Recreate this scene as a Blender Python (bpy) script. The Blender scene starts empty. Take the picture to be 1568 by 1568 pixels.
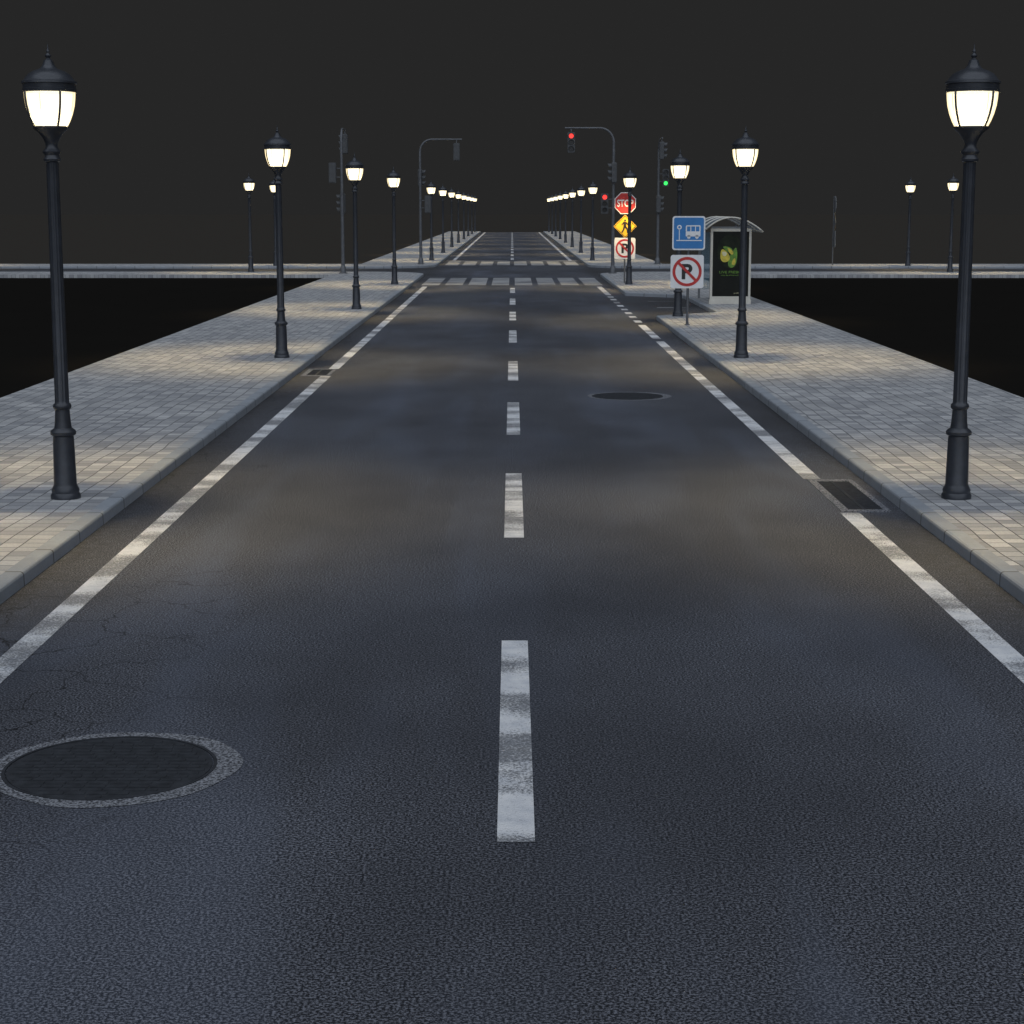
import bpy, bmesh, math, random
from mathutils import Vector, Matrix
random.seed(4)
scene = bpy.context.scene
COL = scene.collection
SW = 0.12   # pavement height above the carriageway

# ------------------------------------------------------------------ node helpers
def new_mat(name):
    m = bpy.data.materials.new(name); m.use_nodes = True
    nt = m.node_tree; nt.nodes.clear()
    out = nt.nodes.new('ShaderNodeOutputMaterial')
    b = nt.nodes.new('ShaderNodeBsdfPrincipled')
    nt.links.new(b.outputs[0], out.inputs[0])
    return m, nt, b, out
def N(nt, t, **kw):
    n = nt.nodes.new(t)
    for k, v in kw.items():
        if k.startswith('i_'):
            n.inputs[k[2:].replace('_', ' ')].default_value = v
        else:
            setattr(n, k, v)
    return n
def math_n(nt, op, a, b=None, c=None, clamp=False):
    n = nt.nodes.new('ShaderNodeMath'); n.operation = op; n.use_clamp = clamp
    for i, v in enumerate((a, b, c)):
        if v is None: continue
        if isinstance(v, (int, float)): n.inputs[i].default_value = v
        else: nt.links.new(v, n.inputs[i])
    return n.outputs[0]
def mix_c(nt, fac, a, b, mode='MIX'):
    n = nt.nodes.new('ShaderNodeMix'); n.data_type = 'RGBA'; n.blend_type = mode
    for idx, v in ((0, fac), (6, a), (7, b)):
        if isinstance(v, (int, float)): n.inputs[idx].default_value = v
        elif isinstance(v, tuple): n.inputs[idx].default_value = v if len(v) == 4 else (*v, 1)
        else: nt.links.new(v, n.inputs[idx])
    return n.outputs[2]
def rng(nt, v, a, b, c=0.0, d=1.0):
    n = nt.nodes.new('ShaderNodeMapRange'); n.clamp = True
    nt.links.new(v, n.inputs[0])
    n.inputs[1].default_value = a; n.inputs[2].default_value = b
    n.inputs[3].default_value = c; n.inputs[4].default_value = d
    return n.outputs[0]
def pos(nt, scale=(1, 1, 1), loc=(0, 0, 0)):
    g = nt.nodes.new('ShaderNodeNewGeometry')
    m = nt.nodes.new('ShaderNodeMapping'); m.inputs['Scale'].default_value = scale
    m.inputs['Location'].default_value = loc
    nt.links.new(g.outputs['Position'], m.inputs[0])
    return m.outputs[0]
def noise(nt, vec, scale, detail=3, rough=0.5, dist=0.0):
    n = nt.nodes.new('ShaderNodeTexNoise')
    n.inputs['Scale'].default_value = scale; n.inputs['Detail'].default_value = detail
    n.inputs['Roughness'].default_value = rough; n.inputs['Distortion'].default_value = dist
    nt.links.new(vec, n.inputs['Vector'])
    return n.outputs[0]
def bump(nt, b, h, strength, dist):
    n = nt.nodes.new('ShaderNodeBump'); n.inputs['Strength'].default_value = strength
    n.inputs['Distance'].default_value = dist
    nt.links.new(h, n.inputs['Height']); nt.links.new(n.outputs[0], b.inputs['Normal'])

def asphalt_color(nt):
    """returns (colour socket, grain socket)"""
    p = pos(nt)
    g1 = noise(nt, p, 70, 1, 0.8)
    g2 = noise(nt, p, 9, 2, 0.6)
    grain = rng(nt, g1, 0.43, 0.66)
    col = mix_c(nt, grain, (0.011, 0.0125, 0.0165), (0.225, 0.235, 0.272))
    col = mix_c(nt, rng(nt, g2, 0.35, 0.7, 0.0, 0.22), col, (0.048, 0.050, 0.058))
    # long wear streaks in the travel direction
    st = noise(nt, pos(nt, (0.9, 0.11, 1)), 1.0, 2, 0.55, 0.6)
    col = mix_c(nt, rng(nt, st, 0.48, 0.70, 0, 0.36), col, (0.13, 0.15, 0.20))
    big = noise(nt, pos(nt, (1, 0.6, 1), (31, 7, 0)), 0.33, 3, 0.6)
    col = mix_c(nt, rng(nt, big, 0.38, 0.62, 0.45, 0.0), col, (0.024, 0.0255, 0.031))
    # dirty gutter
    sx = nt.nodes.new('ShaderNodeSeparateXYZ'); nt.links.new(p, sx.inputs[0])
    ax = math_n(nt, 'ABSOLUTE', sx.outputs[0])
    gut = math_n(nt, 'MULTIPLY', rng(nt, ax, 3.35, 4.05), rng(nt, g2, 0.3, 0.7, 0.15, 0.7))
    col = mix_c(nt, gut, col, (0.035, 0.032, 0.028))
    # cracks
    wob = N(nt, 'ShaderNodeTexNoise'); wob.inputs['Scale'].default_value = 2.2; wob.inputs['Detail'].default_value = 4
    nt.links.new(p, wob.inputs['Vector'])
    vadd = nt.nodes.new('ShaderNodeVectorMath'); vadd.operation = 'MULTIPLY_ADD'
    nt.links.new(wob.outputs['Color'], vadd.inputs[0]); vadd.inputs[1].default_value = (0.7, 0.7, 0); nt.links.new(p, vadd.inputs[2])
    vo = nt.nodes.new('ShaderNodeTexVoronoi'); vo.feature = 'DISTANCE_TO_EDGE'; vo.voronoi_dimensions = '2D'
    vo.inputs['Scale'].default_value = 1.1
    nt.links.new(vadd.outputs[0], vo.inputs['Vector'])
    cr = rng(nt, vo.outputs[0], 0.0, 0.016, 1, 0)
    mask = rng(nt, noise(nt, pos(nt, (0.33, 0.12, 1), (3.1, 0.2, 0)), 1.0, 1), 0.47, 0.54)
    side = rng(nt, sx.outputs[0], -1.7, -3.0)
    cr = math_n(nt, 'MULTIPLY', math_n(nt, 'MULTIPLY', cr, mask), math_n(nt, 'MULTIPLY', side, 0.85))
    col = mix_c(nt, cr, col, (0.008, 0.008, 0.009))
    return col, g1

# ------------------------------------------------------------------ materials
def make_asphalt():
    m, nt, b, o = new_mat('asphalt')
    c, g = asphalt_color(nt)
    nt.links.new(c, b.inputs['Base Color']); b.inputs['Roughness'].default_value = 0.8
    b.inputs['Specular IOR Level'].default_value = 0.2
    bump(nt, b, g, 0.3, 0.005)
    return m
def make_patch(name, mul, f=0.45):
    m, nt, b, o = new_mat(name)
    c, g = asphalt_color(nt)
    c = mix_c(nt, f, c, mul)
    nt.links.new(c, b.inputs['Base Color']); b.inputs['Roughness'].default_value = 0.85
    b.inputs['Specular IOR Level'].default_value = 0.2
    bump(nt, b, g, 0.9, 0.012)
    return m
def make_collar():
    m, nt, b, o = new_mat('concrete_collar')
    p = pos(nt)
    g = noise(nt, p, 60, 1, 0.8)
    c = mix_c(nt, rng(nt, g, 0.36, 0.66), (0.04, 0.042, 0.047), (0.30, 0.31, 0.34))
    nt.links.new(c, b.inputs['Base Color']); b.inputs['Roughness'].default_value = 0.9
    b.inputs['Specular IOR Level'].default_value = 0.2
    bump(nt, b, g, 0.9, 0.01)
    return m
def make_paint(name='road_paint', base=0.78, wearbias=0.0):
    m, nt, b, o = new_mat(name)
    p = pos(nt)
    speck = noise(nt, p, 60, 2, 0.8)
    c = mix_c(nt, rng(nt, speck, 0.36, 0.66), (0.02, 0.022, 0.027), (0.16, 0.17, 0.195))
    band = noise(nt, pos(nt, (0.5, 1.1, 1), (5, 3.3, 0)), 1.0, 3, 0.55)
    thr = math_n(nt, 'ADD', math_n(nt, 'MULTIPLY', rng(nt, band, 0.42, 0.58), 0.34), 0.29 + wearbias)
    d = math_n(nt, 'SUBTRACT', speck, thr)
    fac = rng(nt, d, -0.10, 0.12, 0.22, 1.0)
    fine = noise(nt, p, 8, 2)
    white = mix_c(nt, rng(nt, fine, 0.3, 0.7), (base * 0.76, base * 0.78, base * 0.82), (base, base, base))
    col = mix_c(nt, fac, c, white)
    nt.links.new(col, b.inputs['Base Color']); b.inputs['Roughness'].default_value = 0.7
    b.inputs['Specular IOR Level'].default_value = 0.3
    bump(nt, b, speck, 0.6, 0.01)
    return m
def make_pavers():
    m, nt, b, o = new_mat('paving_stones')
    p = pos(nt)
    wv = N(nt, 'ShaderNodeTexNoise'); wv.inputs['Scale'].default_value = 0.8; wv.inputs['Detail'].default_value = 1
    nt.links.new(p, wv.inputs['Vector'])
    vadd = nt.nodes.new('ShaderNodeVectorMath'); vadd.operation = 'MULTIPLY_ADD'
    nt.links.new(wv.outputs['Color'], vadd.inputs[0]); vadd.inputs[1].default_value = (0.09, 0.09, 0); nt.links.new(p, vadd.inputs[2])
    br = nt.nodes.new('ShaderNodeTexBrick'); br.offset = 0.0; br.squash = 1.0
    br.inputs['Scale'].default_value = 1.0
    br.inputs['Brick Width'].default_value = 0.19; br.inputs['Row Height'].default_value = 0.21
    br.inputs['Mortar Size'].default_value = 0.007; br.inputs['Mortar Smooth'].default_value = 0.2
    br.inputs['Color1'].default_value = (0, 0, 0, 1); br.inputs['Color2'].default_value = (1, 1, 1, 1)
    br.inputs['Mortar'].default_value = (0.5, 0.5, 0.5, 1)
    nt.links.new(vadd.outputs[0], br.inputs['Vector'])
    stone = mix_c(nt, rng(nt, br.outputs['Color'], 0, 1), (0.27, 0.28, 0.30), (0.60, 0.60, 0.60))
    n1 = noise(nt, p, 0.9, 3, 0.65)
    stone = mix_c(nt, rng(nt, n1, 0.35, 0.65, 0.5, 0), stone, (0.29, 0.295, 0.305))
    n2 = noise(nt, p, 35, 2, 0.7)
    stone = mix_c(nt, rng(nt, n2, 0.3, 0.7, 0.4, 0), stone, (0.2, 0.2, 0.2))
    col = mix_c(nt, br.outputs['Fac'], stone, (0.10, 0.10, 0.105))
    nt.links.new(col, b.inputs['Base Color']); b.inputs['Roughness'].default_value = 0.8
    b.inputs['Specular IOR Level'].default_value = 0.3
    h = math_n(nt, 'SUBTRACT', math_n(nt, 'MULTIPLY', n2, 0.3), br.outputs['Fac'])
    bump(nt, b, h, 0.7, 0.008)
    return m
def make_kerb():
    m, nt, b, o = new_mat('kerb_stone')
    uv = nt.nodes.new('ShaderNodeUVMap')
    s = nt.nodes.new('ShaderNodeSeparateXYZ'); nt.links.new(uv.outputs[0], s.inputs[0])
    fr = math_n(nt, 'FRACT', s.outputs[0])
    joint = rng(nt, math_n(nt, 'ABSOLUTE', math_n(nt, 'SUBTRACT', fr, 0.5)), 0.484, 0.492)
    wn = nt.nodes.new('ShaderNodeTexWhiteNoise'); wn.noise_dimensions = '1D'
    nt.links.new(math_n(nt, 'FLOOR', s.outputs[0]), wn.inputs['W'])
    p = pos(nt)
    st = mix_c(nt, wn.outputs[0], (0.27, 0.30, 0.34), (0.34, 0.37, 0.41))
    n2 = noise(nt, p, 30, 3, 0.7)
    st = mix_c(nt, rng(nt, n2, 0.3, 0.7, 0.4, 0), st, (0.2, 0.21, 0.22))
    st = mix_c(nt, rng(nt, noise(nt, p, 3, 3), 0.4, 0.7, 0, 0.4), st, (0.22, 0.225, 0.23))
    st = mix_c(nt, joint, st, (0.06, 0.06, 0.06))
    nt.links.new(st, b.inputs['Base Color']); b.inputs['Roughness'].default_value = 0.75
    bump(nt, b, n2, 0.4, 0.004)
    return m
def simple(name, col, rough=0.5, metal=0.0, var=0.15, vscale=6, spec=0.5):
    m, nt, b, o = new_mat(name)
    tc = nt.nodes.new('ShaderNodeTexCoord')
    n = noise(nt, tc.outputs['Object'], vscale, 3, 0.6)
    dark = tuple(c * (1 - var) for c in col); lite = tuple(min(1, c * (1 + var)) for c in col)
    nt.links.new(mix_c(nt, rng(nt, n, 0.3, 0.7), dark, lite), b.inputs['Base Color'])
    b.inputs['Roughness'].default_value = rough; b.inputs['Metallic'].default_value = metal
    b.inputs['Specular IOR Level'].default_value = spec
    return m
def emis(name, col, s, base=(0.1, 0.1, 0.1)):
    m, nt, b, o = new_mat(name)
    b.inputs['Base Color'].default_value = (*base, 1)
    b.inputs['Emission Color'].default_value = (*col, 1); b.inputs['Emission Strength'].default_value = s
    m.cycles.emission_sampling = 'NONE'
    return m
def make_ground():
    m, nt, b, o = new_mat('dark_ground')
    p = pos(nt)
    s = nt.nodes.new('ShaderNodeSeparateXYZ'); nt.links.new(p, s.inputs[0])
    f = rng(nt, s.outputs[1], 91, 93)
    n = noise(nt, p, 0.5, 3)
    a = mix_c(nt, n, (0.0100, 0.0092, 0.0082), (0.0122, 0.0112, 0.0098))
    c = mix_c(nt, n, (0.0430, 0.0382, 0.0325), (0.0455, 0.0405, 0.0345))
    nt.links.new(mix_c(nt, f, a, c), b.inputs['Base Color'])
    b.inputs['Roughness'].default_value = 1.0; b.inputs['Specular IOR Level'].default_value = 0.0
    return m
def make_glow_glass():
    # frosted lamp glass lit from inside: emits softly and lets the bulb's light through
    m, nt, b, o = new_mat('lamp_glass')
    nt.nodes.remove(b)
    lw = nt.nodes.new('ShaderNodeLayerWeight'); lw.inputs[0].default_value = 0.35
    col = mix_c(nt, rng(nt, lw.outputs['Facing'], 0.15, 0.85), (1.0, 0.88, 0.60), (1.0, 0.78, 0.42))
    e = nt.nodes.new('ShaderNodeEmission'); nt.links.new(col, e.inputs[0])
    nt.links.new(rng(nt, lw.outputs['Facing'], 0.1, 0.95, 1.15, 0.62), e.inputs[1])
    t = nt.nodes.new('ShaderNodeBsdfTransparent'); t.inputs[0].default_value = (0.92, 0.92, 0.9, 1)
    a = nt.nodes.new('ShaderNodeAddShader')
    nt.links.new(e.outputs[0], a.inputs[0]); nt.links.new(t.outputs[0], a.inputs[1])
    nt.links.new(a.outputs[0], o.inputs[0])
    m.cycles.emission_sampling = 'NONE'
    return m
def make_glass(name, tint, alpha):
    m, nt, b, o = new_mat(name)
    b.inputs['Base Color'].default_value = (*tint, 1); b.inputs['Roughness'].default_value = 0.15
    b.inputs['Alpha'].default_value = alpha
    return m

ASPH = make_asphalt(); PAINT = make_paint(); PAINT2 = make_paint('crosswalk_paint', 0.40, -0.04)
PAVE = make_pavers(); KERB = make_kerb(); GROUND = make_ground()
PATCH = make_collar(); PATCHD = make_patch('asphalt_patch_light', (0.085, 0.09, 0.1))
PAINT3 = make_paint('stop_line_paint', 0.6, 0.02)
IRON = simple('cast_iron', (0.032, 0.035, 0.041), 0.85, 0.0, 0.3, 12, 0.25)
LAMPM = simple('painted_lamp_iron', (0.035, 0.039, 0.048), 0.36, 0.1, 0.2, 9)
POLEM = simple('galvanised_pole', (0.12, 0.125, 0.135), 0.5, 0.3, 0.2, 9)
HOUS = simple('signal_housing', (0.065, 0.068, 0.072), 0.5, 0, 0.2, 9)
LENSO = simple('lens_off', (0.03, 0.03, 0.028), 0.2, 0, 0.1, 9)
RED_ON = emis('red_lens_lit', (1.0, 0.05, 0.04), 1.6, (0.4, 0.02, 0.02))
GRN_ON = emis('green_lens_lit', (0.05, 1.0, 0.15), 1.4, (0.02, 0.4, 0.05))
GLOW = make_glow_glass()
WHITE = simple('sign_white', (0.8, 0.8, 0.8), 0.45, 0, 0.06, 5)
RED = simple('sign_red', (0.5, 0.03, 0.028), 0.45, 0, 0.08, 5)
BLACK = simple('sign_black', (0.02, 0.02, 0.02), 0.5, 0, 0.1, 5)
YEL = simple('sign_yellow', (0.75, 0.42, 0.02), 0.45, 0, 0.08, 5)
BLUE = simple('sign_blue', (0.035, 0.2, 0.5), 0.45, 0, 0.08, 5)
BACK = simple('sign_back_metal', (0.25, 0.26, 0.27), 0.5, 0.5, 0.1, 5)
BEIGE = simple('shelter_frame_paint', (0.6, 0.57, 0.5), 0.45, 0, 0.08, 5)
ROOFG = make_glass('roof_glass', (0.25, 0.33, 0.42), 0.55)
GLASS = make_glass('shelter_glass', (0.25, 0.4, 0.5), 0.35)

# ------------------------------------------------------------------ mesh helpers
def obj(name, me, parent=None, loc=(0, 0, 0), rot=(0, 0, 0)):
    o = bpy.data.objects.new(name, me); COL.objects.link(o)
    o.location = loc; o.rotation_euler = rot
    if parent: o.parent = parent
    return o
def mk_mesh(name, vs, fs, mat, smooth=False, recalc=True):
    me = bpy.data.meshes.new(name); me.from_pydata([tuple(v) for v in vs], [], fs)
    if recalc:
        bm = bmesh.new(); bm.from_mesh(me); bmesh.ops.recalc_face_normals(bm, faces=bm.faces); bm.to_mesh(me); bm.free()
    if mat: me.materials.append(mat)
    if smooth:
        for p in me.polygons: p.use_smooth = True
    me.update(); return me
def empty(name, loc, rz=0.0):
    e = bpy.data.objects.new(name, None); COL.objects.link(e); e.location = loc
    e.rotation_euler = (0, 0, rz); e.empty_display_size = 0.3
    return e
class MB:
    def __init__(s): s.v = []; s.f = []
    def box(s, x0, x1, y0, y1, z0, z1):
        i = len(s.v)
        s.v += [(x0,y0,z0),(x1,y0,z0),(x1,y1,z0),(x0,y1,z0),(x0,y0,z1),(x1,y0,z1),(x1,y1,z1),(x0,y1,z1)]
        s.f += [(i,i+3,i+2,i+1),(i+4,i+5,i+6,i+7),(i,i+1,i+5,i+4),(i+1,i+2,i+6,i+5),(i+2,i+3,i+7,i+6),(i+3,i,i+4,i+7)]
    def lathe(s, prof, seg=28, cx=0, cy=0, flute=None, caps=True):
        i0 = len(s.v)
        for k, (r, z) in enumerate(prof):
            for j in range(seg):
                a = 2 * math.pi * j / seg; rr = r
                if flute and flute[0] <= z <= flute[1]: rr = r * (1 - flute[3] * (0.5 + 0.5 * math.cos(flute[2] * a)))
                s.v.append((cx + rr * math.cos(a), cy + rr * math.sin(a), z))
        for k in range(len(prof) - 1):
            for j in range(seg):
                a = i0 + k * seg + j; b = i0 + k * seg + (j + 1) % seg
                s.f.append((a, b, b + seg, a + seg))
        if caps:
            s.f.append(tuple(i0 + j for j in range(seg))[::-1])
            s.f.append(tuple(i0 + (len(prof) - 1) * seg + j for j in range(seg)))
    def tube(s, path, r, seg=12):
        i0 = len(s.v); path = [Vector(p) for p in path]; n = len(path)
        rr = r if isinstance(r, (list, tuple)) else [r] * n
        t0 = (path[1] - path[0]).normalized()
        up = Vector((0, 1, 0)) if abs(t0.y) < 0.9 else Vector((1, 0, 0))
        for k, p in enumerate(path):
            t = (path[min(k + 1, n - 1)] - path[max(k - 1, 0)]).normalized()
            a = (up - t * up.dot(t)).normalized(); b = t.cross(a); up = a
            for j in range(seg):
                th = 2 * math.pi * j / seg
                s.v.append(tuple(p + a * rr[k] * math.cos(th) + b * rr[k] * math.sin(th)))
        for k in range(n - 1):
            for j in range(seg):
                a = i0 + k * seg + j; b = i0 + k * seg + (j + 1) % seg
                s.f.append((a, b, b + seg, a + seg))
        s.f.append(tuple(i0 + j for j in range(seg))[::-1]); s.f.append(tuple(i0 + (n - 1) * seg + j for j in range(seg)))
    def plate(s, pts, y0, y1):
        """polygon in XZ extruded from y0 to y1"""
        i = len(s.v); n = len(pts)
        s.v += [(x, y0, z) for x, z in pts] + [(x, y1, z) for x, z in pts]
        s.f.append(tuple(range(i, i + n))); s.f.append(tuple(range(i + n, i + 2 * n))[::-1])
        for k in range(n): s.f.append((i + k, i + (k + 1) % n, i + n + (k + 1) % n, i + n + k))
    def ring(s, cx, cz, r0, r1, y0, y1, seg=40):
        for k in range(seg):
            a = 2 * math.pi * k / seg; b = 2 * math.pi * (k + 1) / seg
            i = len(s.v)
            for y in (y0, y1):
                for (r, t) in ((r0, a), (r1, a), (r1, b), (r0, b)):
                    s.v.append((cx + r * math.cos(t), y, cz + r * math.sin(t)))
            s.f += [(i,i+1,i+2,i+3),(i+7,i+6,i+5,i+4),(i+1,i+5,i+6,i+2),(i,i+3,i+7,i+4)]
    def mesh(s, name, mat, smooth=False, angle=None):
        me = mk_mesh(name, s.v, s.f, mat, smooth)
        if angle: me.set_sharp_from_angle(angle=math.radians(angle))
        return me
def rrect(w, h, r, cx=0, cz=0, n=6):
    pts = []
    for (sx, sz, a0) in ((1, 1, 0), (-1, 1, 90), (-1, -1, 180), (1, -1, 270)):
        for k in range(n + 1):
            a = math.radians(a0 + 90 * k / n)
            pts.append((cx + sx * (w / 2 - r) + r * math.cos(a), cz + sz * (h / 2 - r) + r * math.sin(a)))
    return pts
def circ(r, cx=0, cz=0, n=36, a0=0, sx=1, sz=1, tilt=0):
    o = []
    for k in range(n):
        t = 2 * math.pi * k / n + a0
        x, z = r * sx * math.cos(t), r * sz * math.sin(t)
        o.append((cx + x * math.cos(tilt) - z * math.sin(tilt), cz + x * math.sin(tilt) + z * math.cos(tilt)))
    return o
def part(parent, name, build, mat, smooth=False, angle=None, loc=(0, 0, 0), rot=(0, 0, 0)):
    mb = MB(); build(mb)
    return obj(name, mb.mesh(name, mat, smooth, angle), parent, loc, rot)
def text_part(parent, name, txt, cx, cz, w, h, y, mat, bold=0.0):
    cu = bpy.data.curves.new(name, 'FONT'); cu.body = txt; cu.offset = bold; cu.extrude = 0.0; cu.resolution_u = 4
    o = bpy.data.objects.new('tmp_text', cu); COL.objects.link(o)
    dg = bpy.context.evaluated_depsgraph_get(); dg.update()
    me = bpy.data.meshes.new_from_object(o.evaluated_get(dg)); bpy.data.objects.remove(o)
    xs = [v.co.x for v in me.vertices]; ys = [v.co.y for v in me.vertices]
    x0, x1, y0, y1 = min(xs), max(xs), min(ys), max(ys)
    for v in me.vertices:
        X = (v.co.x - (x0 + x1) / 2) / (x1 - x0) * w + cx
        Z = (v.co.y - (y0 + y1) / 2) / (y1 - y0) * h + cz
        v.co = (X, y, Z)
    me.materials.clear(); me.materials.append(mat); me.name = name
    return obj(name, me, parent)

# ------------------------------------------------------------------ ground and roads
def flat(name, polys, z, mat):
    vs, fs = [], []
    for p in polys:
        i = len(vs); vs += [(x, y, z) for x, y in p]; fs.append(tuple(range(i, i + len(p))))
    me = mk_mesh(name, vs, fs, mat, recalc=False)
    bm = bmesh.new(); bm.from_mesh(me)
    for f in bm.faces:
        f.normal_update()
        if f.normal.z < 0: f.normal_flip()
    bmesh.ops.triangulate(bm, faces=[f for f in bm.faces if len(f.verts) > 4])
    bm.to_mesh(me); bm.free()
    return obj(name, me)
def R(x0, x1, y0, y1): return [(x0, y0), (x1, y0), (x1, y1), (x0, y1)]
flat('ground', [R(-700, 700, -60, 900)], -0.03, GROUND)
K = 4.08; O = 8.2; CY = 92.25; YN = CY - K; YF = CY + K; YNO = CY - O; YFO = CY + O; XE = 75; YE = 241; YS = -6
# carriageway: one cross-shaped sheet
flat('road', [[(-6.3, YS), (6.3, YS), (6.3, YN - .05), (XE, YN - .05), (XE, YF + .05), (6.3, YF + .05), (6.3, YE), (-6.3, YE),
               (-6.3, YF + .05), (-XE, YF + .05), (-XE, YN - .05), (-6.3, YN - .05)]], 0.0, ASPH)

def offset_path(path, d):
    """offset to the left of the travel direction by d"""
    out = []; n = len(path)
    for i, p in enumerate(path):
        p = Vector(p)
        t1 = (p - Vector(path[i - 1])).normalized() if i > 0 else None
        t2 = (Vector(path[i + 1]) - p).normalized() if i < n - 1 else None
        if t1 is None: t1 = t2
        if t2 is None: t2 = t1
        n1 = Vector((-t1.y, t1.x)); n2 = Vector((-t2.y, t2.x)); m = (n1 + n2).normalized()
        out.append(p + m * d / max(0.4, m.dot(n1)))
    return [tuple(q) for q in out]
def resample(path, step):
    out = [path[0]]
    for a, b in zip(path[:-1], path[1:]):
        a = Vector(a); b = Vector(b); L = (b - a).length; k = max(1, int(L / step))
        for i in range(1, k + 1): out.append(tuple(a.lerp(b, i / k)))
    return out
def kerb(name, path, side):
    path = resample(path, 8)
    prof = [(0.0, -0.04), (0.004, 0.095), (0.012, 0.112), (0.03, SW), (0.16, SW + 0.0), (0.16, -0.04)]
    rows = [offset_path(path, side * d) for d, z in prof]
    bm = bmesh.new(); uvl = bm.loops.layers.uv.new('UVMap')
    V = [[bm.verts.new((rows[k][i][0], rows[k][i][1], prof[k][1])) for k in range(len(prof))] for i in range(len(path))]
    L = 0
    for i in range(len(path) - 1):
        dl = (Vector(path[i + 1]) - Vector(path[i])).length
        for k in range(len(prof) - 1):
            f = bm.faces.new((V[i][k], V[i + 1][k], V[i + 1][k + 1], V[i][k + 1]))
            for lp, u in zip(f.loops, (L, L + dl, L + dl, L)): lp[uvl].uv = (u, k * 0.1)
        L += dl
    bmesh.ops.recalc_face_normals(bm, faces=bm.faces)
    me = bpy.data.meshes.new(name); bm.to_mesh(me); bm.free(); me.materials.append(KERB)
    return obj(name, me)
def pavement(name, path, side, outer):
    """path = carriageway edge; outer = remaining corner points back to the start"""
    inner = offset_path(path, side * 0.16)
    poly = inner + outer
    vs = [(x, y, SW - 0.002) for x, y in poly]; n = len(vs); vs2 = [(x, y, -0.05) for x, y in poly]
    bm = bmesh.new()
    a = [bm.verts.new(v) for v in vs]; b = [bm.verts.new(v) for v in vs2]
    f = bm.faces.new(a); f.normal_update()
    if f.normal.z < 0: f.normal_flip()
    for k in range(n): bm.faces.new((a[k], b[k], b[(k + 1) % n], a[(k + 1) % n]))
    bmesh.ops.triangulate(bm, faces=[f])
    bmesh.ops.recalc_face_normals(bm, faces=bm.faces)
    me = bpy.data.meshes.new(name); bm.to_mesh(me); bm.free(); me.materials.append(PAVE)
    return obj(name, me)
def arc(cx, cy, r, a0, a1, n=12):
    return [(cx + r * math.cos(math.radians(a0 + (a1 - a0) * k / n)), cy + r * math.sin(math.radians(a0 + (a1 - a0) * k / n))) for k in range(n + 1)]
r = 3.0
paths = {
 'nl': ([(-K, YS)] + arc(-K - r, YN - r, r, 0, 90) + [(-XE, YN)], 1, [(-XE, YNO), (-O, YNO), (-O, YS)]),
 'nr': ([(K, YS), (K, 51.9), (4.3, 52.15), (5.8, 53.5), (6.0, 53.9), (6.0, 64.2), (5.8, 64.7), (4.35, 66.0), (K, 66.3)] + arc(K + r, YN - r, r, 180, 90) + [(XE, YN)], -1, [(XE, YNO), (O, YNO), (O, YS)]),
 'fl': ([(-K, YE)] + arc(-K - r, YF + r, r, 0, -90) + [(-XE, YF)], -1, [(-XE, YFO), (-O, YFO), (-O, YE)]),
 'fr': ([(K, YE)] + arc(K + r, YF + r, r, 180, 270) + [(XE, YF)], 1, [(XE, YFO), (O, YFO), (O, YE)]),
}
for k, (p, s, o) in paths.items():
    kerb('kerb', p, s); pavement('sidewalk', p, s, o)

# ------------------------------------------------------------------ markings
dash = [8.72, 17.25, 25.3, 33.4, 43.0, 51.6, 60.0, 68.4]
mk = [R(-0.095 + .02, 0.115, y, y + 4.3) for y in dash]
mk.append(R(-0.08, 0.115, 0.2, 4.5))
y = 112.5
while y < YE - 5: mk.append(R(-0.08, 0.11, y, y + 4.3)); y += 8.55
flat('lane_dashes', mk, 0.004, PAINT)
e = []
def edge(x, y0, y1): e.append(R(x - 0.1, x + 0.1, y0, y1))
edge(-3.5, YS, 34.3); edge(-3.5, 35.9, 73.9)
edge(3.5, YS, 18.7); edge(3.5, 21.1, 43.4); edge(3.5, 44.2, 49.5)
yy = 50.6
while yy < 66: edge(3.5, yy, yy + 0.95); yy += 2.05
edge(3.5, 66.6, 73.9)
edge(-3.5, 111.0, YE - 1); edge(3.5, 111.0, YE - 1)
flat('edge_lines', e, 0.004, PAINT)
cw = []
for y0, y1 in ((75.3, 83.2), (101.6, 109.2)):
    for k in range(8):
        x = -3.35 + k * 0.957; cw.append(R(x - 0.36, x + 0.36, y0, y1))
flat('pedestrian_crossing', cw, 0.004, PAINT2)
tl = [R(-3.9, -0.3, 110.1, 110.5), R(0.3, 3.9, 110.1, 110.5)]
tl += [R(4.6, 5.8, 62.2, 62.35), R(4.6, 5.6, 58.2, 58.35)]
flat('stop_line', tl, 0.004, PAINT3)
flat('asphalt_repair', [R(-2.9, -1.35, 55, 70), R(1.0, 2.4, 63, 71)], 0.0025, PATCHD)

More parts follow.
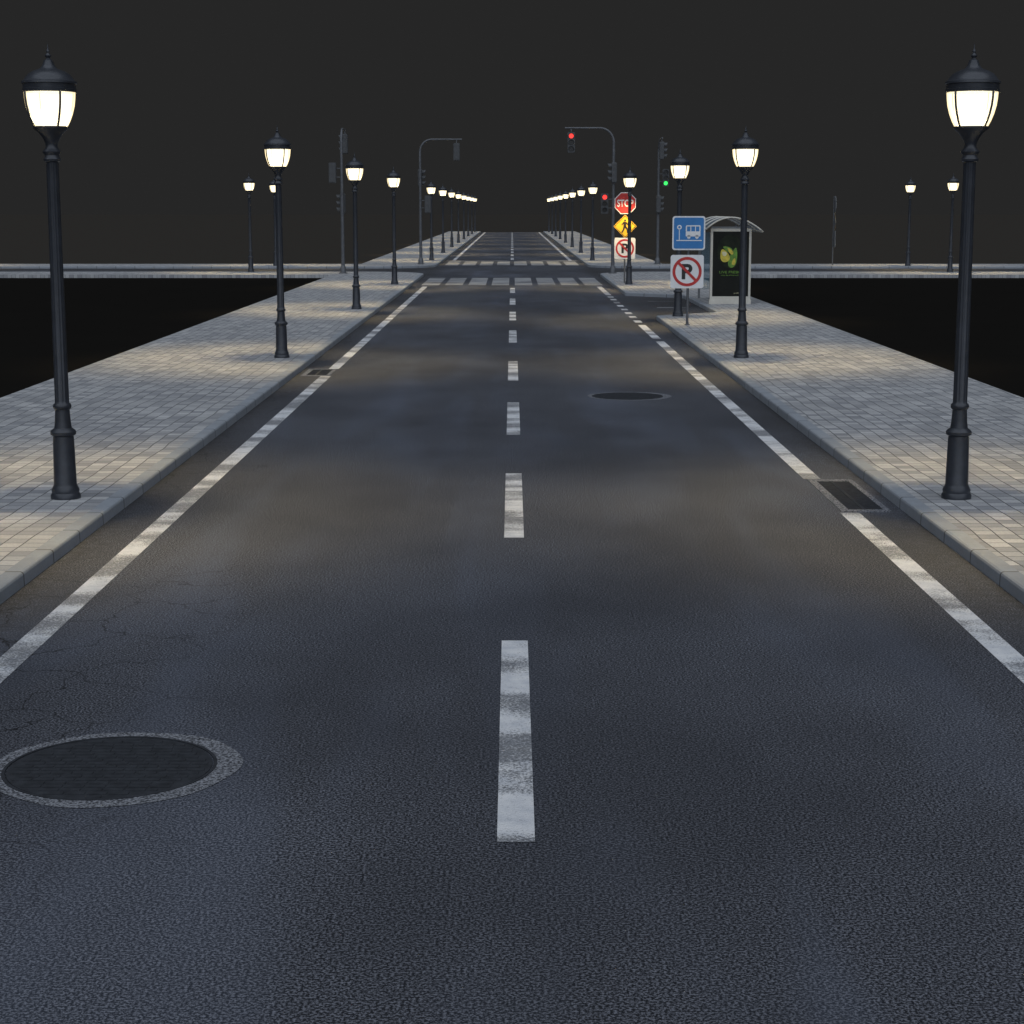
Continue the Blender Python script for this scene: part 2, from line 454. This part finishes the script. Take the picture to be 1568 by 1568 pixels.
# ------------------------------------------------------------------ manholes, drains
def manhole(x, y, r=0.585):
    e = empty('manhole_cover', (x, y, 0.004))
    def collar(m):
        n = 48; i = 0
        for k in range(n):
            a = 2 * math.pi * k / n
            w = r * 1.2 + 0.012 * math.sin(3 * a) + 0.008 * math.sin(7 * a + 1)
            m.v.append((0.03 + w * math.cos(a), 0.0 + w * math.sin(a), 0.0)); m.v.append((r * 1.02 * math.cos(a), r * 1.02 * math.sin(a), 0.0))
        for k in range(n):
            a = 2 * k; b = 2 * ((k + 1) % n); m.f.append((a, b, b + 1, a + 1))
    part(e, 'asphalt_collar', collar, PATCH)
    part(e, 'frame', lambda m: m.lathe([(r * 1.02, -0.01), (r * 1.02, 0.004), (r * 0.99, 0.004), (r * 0.99, -0.01)], 48, caps=False), IRON)
    def lid(m):
        m.lathe([(r * 0.975, -0.012), (r * 0.975, 0.001)], 48)
        st = 0.06; k = -9
        while k <= 9:
            h = k * st; L = math.sqrt(max(0, (r * 0.93) ** 2 - h * h))
            j = -L + (0.05 if k % 2 else 0)
            while j < L - 0.05:
                m.box(j, min(j + 0.105, L), h - 0.021, h + 0.021, 0.001, 0.0045); j += 0.118
            k += 1
    part(e, 'lid', lid, IRON)
manhole(-2.27, 9.96); manhole(1.94, 30.6)
def drain(x0, x1, y0, y1):
    cx, cy = (x0 + x1) / 2, (y0 + y1) / 2; w = x1 - x0; l = y1 - y0
    e = empty('storm_drain', (cx, cy, 0.003))
    part(e, 'concrete_surround', lambda m: (m.box(-w/2, w/2, -l/2, -l/2+.14, -.02, .004), m.box(-w/2, w/2, l/2-.14, l/2, -.02, .004),
         m.box(-w/2, -w/2+.09, -l/2+.14, l/2-.14, -.02, .004), m.box(w/2-.06, w/2, -l/2+.14, l/2-.14, -.02, .004)), PATCH)
    def g(m):
        m.box(-w/2+.09, w/2-.06, -l/2+.14, l/2-.14, -.02, .0)
        yy = -l/2 + .18
        while yy < l/2 - .18:
            m.box(-w/2+.10, w/2-.07, yy, yy + .03, .0, .004); yy += 0.075
        m.box(-.02, .015, -l/2+.15, l/2-.15, .0, .0055)
    part(e, 'grate', g, IRON)
drain(3.43, 3.95, 18.75, 21.05); drain(-3.98, -3.44, 34.35, 35.85)

# ------------------------------------------------------------------ street lamps
def lamp_meshes():
    b = MB()
    prof = [(0.155, 0), (0.155, 0.035), (0.14, 0.06), (0.145, 0.09), (0.125, 0.13), (0.118, 0.15), (0.108, 0.62), (0.104, 0.655), (0.13, 0.67), (0.133, 0.70), (0.118, 0.72),
            (0.09, 0.74), (0.082, 0.80), (0.074, 0.93), (0.09, 0.945), (0.095, 0.965), (0.088, 0.99), (0.074, 1.0), (0.073, 1.02), (0.062, 3.44), (0.062, 3.46),
            (0.082, 3.47), (0.088, 3.49), (0.075, 3.51), (0.07, 3.53), (0.088, 3.55), (0.095, 3.565), (0.078, 3.585), (0.06, 3.61), (0.062, 3.65), (0.085, 3.70), (0.125, 3.755), (0.165, 3.785), (0.178, 3.80), (0.178, 3.815), (0.1, 3.815)]
    b.lathe(prof, 48, flute=(1.01, 3.45, 12, 0.13))
    body = b.mesh('lamp_post', LAMPM, True, 40)
    c = MB()
    c.lathe([(0.24, 4.155), (0.268, 4.155), (0.27, 4.185), (0.262, 4.19), (0.264, 4.235), (0.278, 4.24), (0.275, 4.26), (0.255, 4.27), (0.235, 4.30), (0.205, 4.335), (0.16, 4.362), (0.115, 4.378),
             (0.085, 4.39), (0.062, 4.42), (0.05, 4.455), (0.046, 4.47), (0.026, 4.48), (0.018, 4.495), (0.03, 4.507), (0.033, 4.517), (0.018, 4.532), (0.012, 4.545), (0.019, 4.556), (0.012, 4.572), (0.006, 4.59), (0.004, 4.63)], 40)
    cap = c.mesh('lamp_cap', LAMPM, True, 40)
    g = MB()
    gp = [(0.168, 3.818), (0.195, 3.87), (0.222, 3.94), (0.243, 4.02), (0.252, 4.09), (0.256, 4.153)]
    g.lathe(gp, 40, caps=False); glass = g.mesh('glass_globe', GLOW, True)
    rb = MB()
    for k in range(4):
        a = math.radians(37 + 90 * k) - math.pi / 2
        pts = [((rr + 0.006) * math.cos(a), (rr + 0.006) * math.sin(a), z) for rr, z in gp]
        rb.tube(pts, 0.012, 8)
    rib = rb.mesh('globe_ribs', LAMPM, True)
    return body, cap, glass, rib
LB, LC, LG, LR = lamp_meshes()
LD = bpy.data.lights.new('lamp_bulb', 'SPOT'); LD.energy = 2500; LD.color = (1.0, 0.76, 0.39); LD.shadow_soft_size = 0.13
LD.spot_size = math.radians(118); LD.spot_blend = 1.0
def lamp(x, y):
    e = empty('street_lamp', (x, y, SW))
    obj('post', LB, e); obj('cap', LC, e); obj('glass_globe', LG, e); obj('globe_ribs', LR, e)
    l = bpy.data.objects.new('bulb', LD); COL.objects.link(l); l.parent = e; l.location = (0, 0, 4.12)
ly = [18.95, 37.2, 55.3, 73.4]
for y in ly: lamp(-4.68, y)
for y in (18.95, 37.2, 51.6, 73.4): lamp(4.66, y)
for k in range(8):
    for s in (-1, 1): lamp(s * 4.68, 107.4 + 18.1 * k)
for x in (-30.5, -12.4, 20.8, 38.9):
    for y in (CY - 4.68, CY + 4.68): lamp(x, y)

# ------------------------------------------------------------------ traffic lights
def head(parent, loc, rz, lit=None, litmat=None):
    """three-lens signal facing local -Y"""
    e = empty('signal_head', loc, rz); e.parent = parent
    part(e, 'housing', lambda m: (m.plate(rrect(0.34, 0.92, 0.05), -0.10, 0.10), m.plate(rrect(0.28, 0.86, 0.04), 0.10, 0.13)), HOUS)
    def vis(m):
        for z in (0.29, 0, -0.29):
            n = 18; i = len(m.v)
            for k in range(n + 1):
                a = math.radians(-35 + 250 * k / n)
                for (rr, yy) in ((0.125, -0.10), (0.125, -0.30 + 0.10 * (1 - math.sin(a)) * 0.6), (0.115, -0.30 + 0.10 * (1 - math.sin(a)) * 0.6), (0.115, -0.10)):
                    m.v.append((rr * math.cos(a), yy, z + rr * math.sin(a)))
            for k in range(n):
                for q in range(3):
                    m.f.append((i + 4*k + q, i + 4*(k+1) + q, i + 4*(k+1) + q + 1, i + 4*k + q + 1))
    part(e, 'visors', vis, HOUS)
    for j, z in enumerate((0.29, 0, -0.29)):
        part(e, 'lens_%d' % (j + 1), lambda m: m.plate(circ(0.105, 0, z, 24), -0.118, -0.102), litmat if lit == j else LENSO)
    return e
def mast(x, y, arm, heads):
    e = empty('traffic_light', (x, y, SW), arm)   # arm extends along local +X
    R0 = 0.65; H = 6.62; L = 2.25
    path = [(0, 0, 0.3), (0, 0, 2), (0, 0, 4), (0, 0, H - R0)]
    for k in range(1, 9):
        a = math.pi / 2 * k / 8; path.append((R0 - R0 * math.cos(a), 0, H - R0 + R0 * math.sin(a)))
    path.append((L, 0, H))
    rad = [0.085, 0.08, 0.073, 0.066] + [0.06 - 0.002 * k for k in range(8)] + [0.04]
    part(e, 'mast', lambda m: m.tube(path, rad, 14), POLEM, True, 50)
    part(e, 'base', lambda m: m.lathe([(0.2, 0), (0.2, 0.03), (0.14, 0.05), (0.13, 0.28), (0.09, 0.34), (0.085, 0.36)], 20), POLEM, True, 40)
    part(e, 'hanger', lambda m: m.box(L - 0.31, L - 0.27, -0.02, 0.02, 6.43, H), POLEM)
    for (lx, ly_, z, rz, lit, lm) in heads:
        head(e, (lx, ly_, z), rz - arm, lit, lm)
        if z < 5.5: part(e, 'bracket', lambda m: (m.tube([(0, 0, z + .2), (lx, ly_, z + .2)], 0.02, 6), m.tube([(0, 0, z - .2), (lx, ly_, z - .2)], 0.02, 6)), POLEM)
# world headings: 0 = faces -Y (the camera's traffic), pi = faces +Y, +pi/2 = faces +X
def loc_in(arm, dx, dy):
    c, s = math.cos(-arm), math.sin(-arm); return (c * dx - s * dy, s * dx + c * dy)
def build_mast(x, y, arm, face, heads):
    hs = [(1.96, 0.0, 5.97, face, *((0, RED_ON) if face == 0 else (None, None)))]
    for dx, dy, z, rz, lit, lm in heads:
        lx, lyy = loc_in(arm, dx, dy); hs.append((lx, lyy, z, rz, lit, lm))
    mast(x, y, arm, hs)
P = math.pi
build_mast(4.68, 85.7, P, 0, [(0, -0.27, 4.6, -P/2, None, None), (-0.40, 0, 3.2, 0, 0, RED_ON)])
build_mast(-4.93, 99.8, 0, P, [(0, 0.27, 4.6, P/2, None, None), (0.40, 0, 3.2, P, None, None)])
build_mast(7.87, 99.8, -P/2, P/2, [(0.38, 0, 4.6, 0, 2, GRN_ON), (0, -.25, 3.2, P/2, None, None)])
build_mast(-7.85, 85.7, P/2, -P/2, [(-0.42, 0, 4.6, P, None, None), (0, .25, 3.2, -P/2, None, None)])

# ------------------------------------------------------------------ signs (built facing local -Y)
def no_parking(e, z, s=0.85):
    part(e, 'plate', lambda m: m.plate(rrect(s, s, 0.06, 0, z), -0.045, -0.05), BACK)
    part(e, 'face', lambda m: m.plate(rrect(s * .995, s * .995, 0.06, 0, z), -0.0505, -0.054), WHITE)
    text_part(e, 'letter_p', 'P', 0.0, z, s * 0.32, s * 0.46, -0.058, BLACK, 0.035)
    part(e, 'red_ring', lambda m: m.ring(0, z, s * 0.355, s * 0.44, -0.0545, -0.060), RED)
    d = s * 0.36; w = s * 0.04; q = math.sqrt(0.5)
    def slash(m):
        a = (-d * q, z + d * q); b = (d * q, z - d * q); n = (w * q, w * q)
        m.plate([(a[0]-n[0], a[1]-n[1]), (b[0]-n[0], b[1]-n[1]), (b[0]+n[0], b[1]+n[1]), (a[0]+n[0], a[1]+n[1])], -0.0605, -0.064)
    part(e, 'red_slash', slash, RED)
def sign_cluster(x, y, rz):
    e = empty('stop_sign', (x, y, SW), rz)
    part(e, 'post', lambda m: m.lathe([(0.032, 0), (0.032, 3.62)], 12), POLEM, True, 40)
    z = 3.19; a8 = math.pi / 8
    part(e, 'plate', lambda m: m.plate(circ(0.465, 0, z, 8, a8), -0.045, -0.05), BACK)
    part(e, 'white_border', lambda m: m.plate(circ(0.463, 0, z, 8, a8), -0.0505, -0.054), WHITE)
    part(e, 'red_face', lambda m: m.plate(circ(0.432, 0, z, 8, a8), -0.0545, -0.059), RED)
    text_part(e, 'stop_text', 'STOP', 0, z, 0.66, 0.29, -0.063, WHITE, 0.02)
    e2 = empty('pedestrian_warning_sign', (x, y, SW), rz); z2 = 2.27
    part(e2, 'plate', lambda m: m.plate(circ(0.47, 0, z2, 4, 0), -0.045, -0.05), BACK)
    part(e2, 'yellow_face', lambda m: m.plate(circ(0.468, 0, z2, 4, 0), -0.0505, -0.054), YEL)
    def border(m):
        o = circ(0.44, 0, z2, 4, 0); i = circ(0.405, 0, z2, 4, 0)
        for k in range(4): m.plate([o[k], o[(k+1) % 4], i[(k+1) % 4], i[k]], -0.0545, -0.058)
    part(e2, 'black_border', border, BLACK)
    def walker(m):
        def limb(a, b, w0, w1):
            a = Vector(a); b = Vector(b); t = (b - a).normalized(); n = Vector((-t.y, t.x))
            m.plate([(p.x, z2 + p.y) for p in (a - n * w0, b - n * w1, b + n * w1, a + n * w0)], -0.0545, -0.059)
        m.plate(circ(0.042, 0.0, z2 + 0.235, 16), -0.0545, -0.059)
        limb((0.0, 0.18), (-0.01, 0.0), 0.062, 0.052)
        limb((0.0, 0.0), (0.09, -0.12), 0.042, 0.034); limb((0.09, -0.12), (0.10, -0.27), 0.034, 0.028)
        limb((-0.02, 0.0), (-0.06, -0.13), 0.042, 0.034); limb((-0.06, -0.13), (-0.13, -0.25), 0.034, 0.028)
        limb((0.02, 0.17), (0.12, 0.06), 0.028, 0.024); limb((-0.03, 0.17), (-0.14, 0.05), 0.028, 0.024)
    part(e2, 'walking_figure', walker, BLACK)
    e3 = empty('no_parking_sign', (x, y, SW), rz); no_parking(e3, 1.39)
sign_cluster(4.56, 74.7, 0)
sign_cluster(16.95, 97.6, math.pi / 2)

e = empty('bus_stop_sign', (4.56, 47.75, SW))
part(e, 'post', lambda m: (m.lathe([(0.034, 0), (0.034, 2.75)], 14), m.lathe([(0.07, 0), (0.07, 0.02), (0.04, 0.03), (0.04, 0.05)], 14)), POLEM, True, 40)
zb = 2.36
part(e, 'plate', lambda m: m.plate(rrect(0.85, 0.87, 0.07, 0, zb), -0.045, -0.05), BACK)
part(e, 'white_border', lambda m: m.plate(rrect(0.846, 0.866, 0.07, 0, zb), -0.0505, -0.054), WHITE)
part(e, 'blue_face', lambda m: m.plate(rrect(0.77, 0.79, 0.05, 0, zb), -0.0545, -0.058), BLUE)
def bus(m):
    y0, y1 = -0.0585, -0.062
    # bus side with window openings left as gaps
    m.plate(rrect(0.38, 0.13, 0.02, 0.11, zb - 0.02), y0, y1)
    m.plate([(-0.08, zb+.045), (-0.05, zb+.045), (-0.05, zb+.17), (-0.08, zb+.17)], y0, y1)
    m.plate([(-0.08, zb+.17), (0.30, zb+.17), (0.29, zb+.20), (-0.06, zb+.20)], y0, y1)
    m.plate([(0.04, zb+.045), (0.06, zb+.045), (0.06, zb+.17), (0.04, zb+.17)], y0, y1)
    m.plate([(0.16, zb+.045), (0.18, zb+.045), (0.18, zb+.17), (0.16, zb+.17)], y0, y1)
    m.plate([(0.27, zb+.045), (0.30, zb+.045), (0.30, zb+.17), (0.27, zb+.17)], y0, y1)
    m.plate(circ(0.045, 0.0, zb - 0.10, 18), y0, y1); m.plate(circ(0.045, 0.21, zb - 0.10, 18), y0, y1)
    m.plate([(-0.32, zb-.20), (0.33, zb-.20), (0.33, zb-.175), (-0.32, zb-.175)], y0, y1)
    m.plate([(-0.255, zb-.175), (-0.235, zb-.175), (-0.235, zb+.10), (-0.255, zb+.10)], y0, y1)
    m.ring(-0.245, zb + 0.15, 0.03, 0.06, y0, y1, 20)
part(e, 'bus_pictogram', bus, WHITE)
e = empty('no_parking_sign', (4.53, 47.75, SW)); no_parking(e, 1.375, 0.86)

# ------------------------------------------------------------------ bus shelter
e = empty('bus_shelter', (6.90, 58.2, SW))
W = 0.64
def case(m):
    m.box(-W, -W+.07, 0, .16, 0.14, 2.36); m.box(W-.07, W, 0, .16, 0.14, 2.36)
    m.box(-W+.07, W-.07, 0, .16, 2.27, 2.36); m.box(-W+.07, W-.07, 0, .16, 0.14, 0.24)
    m.box(-W-.02, W+.02, -.02, .18, 0.0, 0.14)
part(e, 'advert_case', case, BEIGE)
POST_DARK = simple('poster_dark', (0.009, 0.010, 0.008), 0.5, 0, 0.4, 1.5, 0.2)
part(e, 'poster', lambda m: m.box(-W+.07, W-.07, 0.02, .14, 0.24, 2.27), POST_DARK)
PG = simple('poster_green', (0.12, 0.26, 0.03), 0.4, 0, 0.4, 8); PY = simple('poster_yellow', (0.62, 0.5, 0.06), 0.4, 0, 0.3, 8)
PW = simple('poster_cream', (0.7, 0.66, 0.4), 0.4, 0, 0.1, 8); PDG = simple('poster_deep_green', (0.013, 0.018, 0.010), 0.5, 0, 0.6, 3, 0.2)
part(e, 'poster_backdrop', lambda m: m.plate(circ(0.40, -0.02, 1.65, 36, 0, 1.0, 1.3), 0.014, 0.019), PDG)
def pear(m, cx, cz, h, w, tilt, y0, y1):
    pts = []
    for k in range(28):
        t = 2 * math.pi * k / 28; z = math.cos(t); x = math.sin(t) * (0.72 - 0.28 * z) * w; z *= h
        pts.append((cx + x * math.cos(tilt) - z * math.sin(tilt), cz + x * math.sin(tilt) + z * math.cos(tilt)))
    m.plate(pts, y0, y1)
part(e, 'poster_fruit_green', lambda m: (pear(m, 0.08, 1.45, 0.32, 0.17, -0.25, 0.008, 0.013), pear(m, -0.10, 1.72, 0.16, 0.10, 1.1, 0.008, 0.0125)), PG)
part(e, 'poster_fruit_yellow', lambda m: (pear(m, -0.20, 1.52, 0.21, 0.19, 0.35, 0.004, 0.0075), pear(m, 0.10, 1.33, 0.11, 0.07, -0.25, 0.004, 0.0075), pear(m, -0.02, 1.66, 0.13, 0.07, 0.7, 0.0005, 0.0035)), PY)
part(e, 'poster_fruit_highlight', lambda m: pear(m, -0.21, 1.58, 0.08, 0.09, 0.9, 0.0005, 0.0035), PW)
text_part(e, 'poster_slogan', 'LIVE FRESH', -0.02, 1.00, 0.66, 0.08, 0.016, PG, 0.01)
text_part(e, 'poster_slogan_line', 'every day of the week', -0.02, 0.90, 0.56, 0.055, 0.016, PG, 0.01)
part(e, 'poster_logo', lambda m: m.ring(0.40, 0.46, 0.035, 0.065, 0.012, 0.018, 16), PW)
text_part(e, 'poster_small_print', 'good food market', 0.30, 0.34, 0.36, 0.04, 0.016, PW, 0.0)
# roof: curved glass sheet on a rim frame
rp = []
A = Vector((-0.80, 2.36)); B = Vector((0.95, 2.27))
for k in range(17):
    t = k / 16; p = A.lerp(B, t) ; rp.append((p.x, p.y + 4 * 0.38 * t * (1 - t) * (1.12 - 0.24 * t)))
def roof(m):
    i = len(m.v)
    for x, z in rp:
        m.v += [(x, -0.25, z), (x, 4.0, z), (x, 4.0, z + 0.012), (x, -0.25, z + 0.012)]
    for k in range(16):
        for q in range(4): m.f.append((i+4*k+q, i+4*(k+1)+q, i+4*(k+1)+(q+1) % 4, i+4*k+(q+1) % 4))
part(e, 'roof_glass', roof, ROOFG, False)
def rim(m):
    for yy in (-0.27, 1.1, 2.5, 4.02): m.tube([(x, yy, z + 0.006) for x, z in rp], 0.026, 8)
    m.tube([(rp[0][0], -0.27, rp[0][1]), (rp[0][0], 4.02, rp[0][1])], 0.03, 8)
    m.tube([(rp[-1][0], -0.27, rp[-1][1]), (rp[-1][0], 4.02, rp[-1][1])], 0.03, 8)
part(e, 'roof_rim', rim, BEIGE, True)
def posts(m):
    for px, py in ((0.60, 0.24), (0.60, 1.4), (0.60, 2.6), (0.60, 3.8), (-0.60, 3.8)):
        m.box(px-.035, px+.035, py-.035, py+.035, 0, 2.45)
    m.box(-0.60, 0.60, 0.22, 0.26, 2.36, 2.42)
    m.box(0.585, 0.615, 0.275, 3.765, 0.30, 0.34); m.box(0.585, 0.615, 0.275, 3.765, 2.15, 2.2)
part(e, 'frame_posts', posts, BACK)
part(e, 'glass_walls', lambda m: (m.box(0.594, 0.606, 0.28, 3.76, 0.345, 2.145), m.box(-0.56, 0.56, 3.794, 3.806, 0.3, 2.2)), GLASS)
part(e, 'bench', lambda m: (m.box(0.12, 0.5, 0.9, 3.1, 0.43, 0.47), m.box(0.2, 0.25, 1.1, 1.15, 0, 0.43), m.box(0.2, 0.25, 2.85, 2.9, 0, 0.43)), BACK)

# ------------------------------------------------------------------ sky and moonlit ambient
w = bpy.data.worlds.new('World'); scene.world = w; w.use_nodes = True
nt = w.node_tree; bg = nt.nodes['Background']
bg.inputs[0].default_value = (0.0195, 0.0195, 0.0195, 1); bg.inputs[1].default_value = 1.0
sd = bpy.data.lights.new('moonlight', 'SUN'); sd.energy = 2.1; sd.angle = math.radians(110); sd.color = (0.80, 0.88, 1.0)
s = bpy.data.objects.new('moonlight', sd); COL.objects.link(s)
s.rotation_euler = (math.radians(34), 0, math.radians(0))

# ------------------------------------------------------------------ camera
cd = bpy.data.cameras.new('camera'); cd.sensor_width = 36; cd.lens = 36 * 2800 / 1568; cd.clip_end = 2000; cd.clip_start = 0.1
c = bpy.data.objects.new('camera', cd); COL.objects.link(c)
c.location = (0, 0, 3.12); c.rotation_euler = (math.radians(90 - 9.44), 0, 0)
scene.camera = c
scene.view_settings.view_transform = 'Standard'; scene.view_settings.look = 'None'; scene.view_settings.exposure = 0
